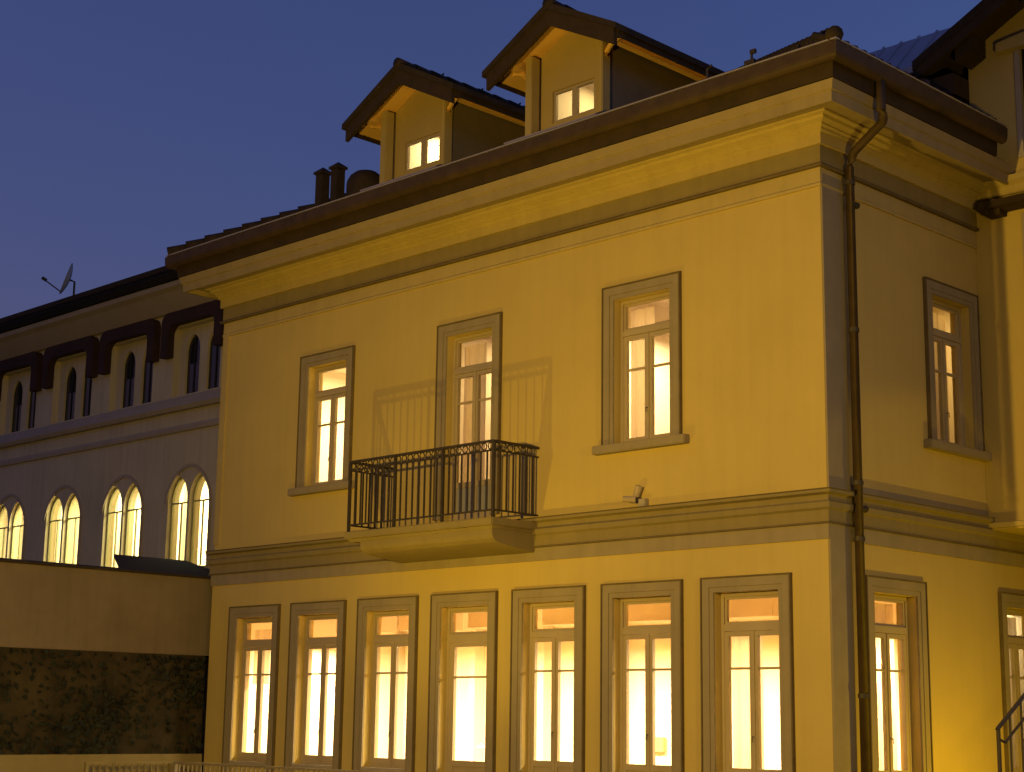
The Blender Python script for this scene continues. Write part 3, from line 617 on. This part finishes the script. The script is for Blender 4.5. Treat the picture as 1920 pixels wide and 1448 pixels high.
for k in range(5):
    cx_ = BC[k]-1.3
    ceiling_lamp((cx_, 5.9, 8.05), 1.4, 0.5, (360, 600, 500, 180, 150)[k], 'ceiling lamp behind the %s lit arched window from the right' % ('first', 'second', 'third', 'fourth', 'fifth')[k], YG)
for k, (dx0, dx1) in enumerate(((-0.86, -0.55), (-0.9, -0.5), (-0.85, -0.35), (-0.4, -0.1))):
    cu = curtain(BC[k]+dx0, BC[k]+dx1, YB_+0.42, 4.8, 7.3, 'cream curtain in the %s lit arched window from the right' % ('first', 'second', 'third', 'fourth')[k], 'net')
# downpipe at the junction
MB().tube([(-19.35,YB_-0.25,11.6),(-19.35,YB_-0.10,11.2),(-19.35,YB_-0.10,4.0)], 0.07, 10).build('downpipe', 'hood', wb, smooth=True)
# satellite dish on that roof
sd = thing('satellite_dish', 'white satellite dish on the roof of the white building', 'dish', (-26.4, 3.6, 12.5))
ds = MB(); n1, n2 = 6, 20
for sgn, off in ((1, 0.0), (1, 0.02)):
    pass
dv = []; dfc = []
for i in range(n1+1):
    r = 0.46*i/n1
    for k in range(n2):
        a = 2*math.pi*k/n2; dv.append((r*math.cos(a), r*math.sin(a), 0.5*r*r))
for i in range(n1):
    for k in range(n2): dfc.append((i*n2+k, i*n2+(k+1)%n2, (i+1)*n2+(k+1)%n2, (i+1)*n2+k))
dz_ = (-rt*0.90-Vector((fw.x,fw.y,0))*0.30+Vector((0,0,0.30))).normalized(); dx_ = Vector((0,0,-1)); dx_ = (dx_-dz_*dx_.dot(dz_)).normalized(); dy_ = dz_.cross(dx_)
rotm = Matrix(((dx_.x,dy_.x,dz_.x,-26.45),(dx_.y,dy_.y,dz_.y,3.65),(dx_.z,dy_.z,dz_.z,13.02),(0,0,0,1)))
ds.add([rotm @ Vector(p) for p in dv], dfc); ds.add([rotm @ (Vector(p)-Vector((0,0,0.02))) for p in dv], dfc); ds.build('reflector', 'dish', sd, smooth=True)
fp = rotm @ Vector((0,0.0,0.62))
MB().tube([rotm @ Vector((0.40,0,0.08)), rotm @ Vector((0.25,0,0.60))], 0.018, 6).build('arm', 'iron', sd)
MB().tube([rotm @ Vector((0.25,0,0.54)), rotm @ Vector((0.22,0,0.68))], 0.045, 8).build('feed_horn', 'dark', sd)
MB().tube([rotm @ Vector((0.0,0,-0.02)), rotm @ Vector((0,0,-0.14)), (-26.35,3.75,12.3)], 0.03, 8).build('mast', 'iron', sd)

# ------------------------------------------------------------------ garden wall on the left
gw = thing('garden_wall', 'ochre plastered garden wall running forward from the villa corner', 'wall', (-14.2, -5, 0))
MB().box(-14.35, -14.0, -14.0, 1.4, 2.72, 4.16).build('plaster_wall', 'wall2', gw)
MB().box(-14.35, -13.97, -14.0, -0.01, 0.92, 2.718).build('stone_base', 'stonewall', gw)
MB().box(-14.35, -13.88, -14.0, -0.03, 0.0, 0.918).build('plinth', 'olive', gw, bevel=0.01)
cp = MB(); cp.prism([(-14.45,4.162),(-13.93,4.162),(-13.93,4.20),(-14.18,4.25),(-14.45,4.20)], lambda x, z: (x,-14.0,z), lambda x, z: (x,-0.03,z)); cp.build('coping', 'tile', gw)
sh_ = thing('lean_to', 'small dark tiled lean-to roof behind the end of the garden wall', 'roof', (-15.5, 0.6, 0))
MB().add([(-14.5,-1.6,4.22),(-14.5,1.2,4.22),(-16.6,1.2,4.75),(-16.6,-0.5,4.75),(-14.5,-1.6,4.16),(-14.5,1.2,4.16),(-16.6,1.2,4.69),(-16.6,-0.5,4.69)], [(0,1,2,3),(4,7,6,5),(0,4,5,1),(1,5,6,2),(2,6,7,3),(3,7,4,0)]).build('roof', 'tile', sh_)
MB().box(-16.5, -14.6, -0.4, 1.1, 0, 4.2).build('wall', 'white', sh_)
# ivy on the stone base: many small leaves
iv = MB()
for i in range(3600):
    y = random.uniform(-6.5, -0.05); z = 0.94+1.78*random.random()**1.25
    den = 0.5+0.5*math.sin(y*1.9+math.sin(z*2.3)*1.3)*math.sin(z*2.1+y*0.7)
    if random.random() > 0.10+0.80*den*den: continue
    z = min(z, 2.66); d = random.uniform(0.005, 0.03+0.05*den); c = Vector((-13.965+d, y, z)); s = random.uniform(0.035, 0.075)
    nrm = Vector((1, random.uniform(-0.8,0.8), random.uniform(-0.3,0.9))).normalized(); t1 = nrm.cross(Vector((random.uniform(-1,1),random.uniform(-1,1),random.uniform(-1,1)))).normalized(); t2 = nrm.cross(t1)
    iv.add([c-t1*s, c-t2*s*0.7+nrm*0.01, c+t1*s*1.1, c+t2*s*0.7+nrm*0.01], [(0,1,2,3)])
iv_o = iv.build('ivy', 'leaf'); iv_o['kind'] = 'stuff'; tag(iv_o, 'dark ivy covering the stone foot of the garden wall', 'ivy')

# ------------------------------------------------------------------ low railing, stair rail, security light
def railing(name, label, a, b, z0, z1, step, mkey='iron'):
    a, b = Vector(a), Vector(b); t = thing(name, label, 'railing', (*((a+b)/2), z0))
    L_ = (b-a).length; d = (b-a)/L_
    MB().bar((a.x,a.y,z1),(b.x,b.y,z1), 0.05, 0.035).build('top_rail', mkey, t)
    MB().bar((a.x,a.y,z0+0.08),(b.x,b.y,z0+0.08), 0.03, 0.03).build('bottom_rail', mkey, t)
    n = int(L_/step); me = MB().box(-0.011, 0.011, -0.011, 0.011, z0+0.095, z1-0.018).mesh('picket', mkey)
    for k in range(1, n): p = a+d*(L_*k/n); link('picket', me, t, (p.x, p.y, 0))
    for p in (a, b): MB().box(p.x-0.03, p.x+0.03, p.y-0.03, p.y+0.03, 0, z1+0.02).build('post', mkey, t)
railing('terrace_railing', 'low iron railing along the foot of the ochre garden wall', (-13.55,-2.65), (-13.55,-0.95), 0.0, 0.78, 0.13, 'olive')
railing('terrace_railing', 'low iron railing in front of the three leftmost ground floor windows', (-13.45,-0.9), (-7.6,-0.9), 0.0, 0.78, 0.13, 'stone')
st = thing('stair', 'stone garden stair with black iron handrail at the bottom right corner', 'stair', (3.6, 0, 0))
nst = 14
for k in range(nst):
    MB().box(3.05, 4.2, -2.35+0.28*k, -2.35+0.28*(k+1)-0.002, 0, 0.165*(k+1)).build('step', 'stone', st, bevel=0.008)
sl = 0.165/0.28; hz = lambda y, h: 0.165+(y+2.35)*sl+h
y0, y1 = -1.26, 1.4; h1 = 1.62-hz(y0, 0); h2 = h1-0.24
MB().tube([(3.02,y0-0.02,hz(y0,h1)-0.02),(3.02,y0,hz(y0,h1)),(3.02,y1,hz(y1,h1))], 0.024, 8).build('handrail', 'iron', st)
MB().tube([(3.02,y0+0.02,hz(y0,h2)+0.12),(3.02,y0+0.14,hz(y0+0.14,h2)),(3.02,y1,hz(y1,h2))], 0.016, 8).build('lower_rail', 'iron', st)
MB().tube([(3.02,y0,0.6),(3.02,y0,hz(y0,h1))], 0.024, 8).build('newel', 'iron', st)
for k in range(1, 10):
    y = y0+0.265*k; MB().tube([(3.02,y,hz(y,-0.05)),(3.02,y,hz(y,h1))], 0.012, 6).build('baluster', 'iron', st)
sx = -3.22
sl_ = thing('security_camera', 'small twin security camera bracket on the ledge below the right upper window', 'camera', (sx, -0.05, 4.67))
MB().box(sx+0.02, sx+0.15, -0.09, 0.0, 4.67, 4.80).build('junction_box', 'whitetrim', sl_, bevel=0.01)
MB().tube([(sx-0.16,-0.22,4.80),(sx-0.02,-0.10,4.79)], [0.045,0.05], 10).build('camera_body', 'frame', sl_)
MB().tube([(sx-0.04,-0.06,4.84),(sx+0.02,-0.06,4.99)], [0.05,0.06], 10).build('camera_body', 'frame', sl_)
MB().tube([(sx+0.08,-0.05,4.78),(sx-0.02,-0.05,4.83),(sx-0.06,-0.08,4.80)], 0.018, 6).build('bracket', 'iron', sl_)
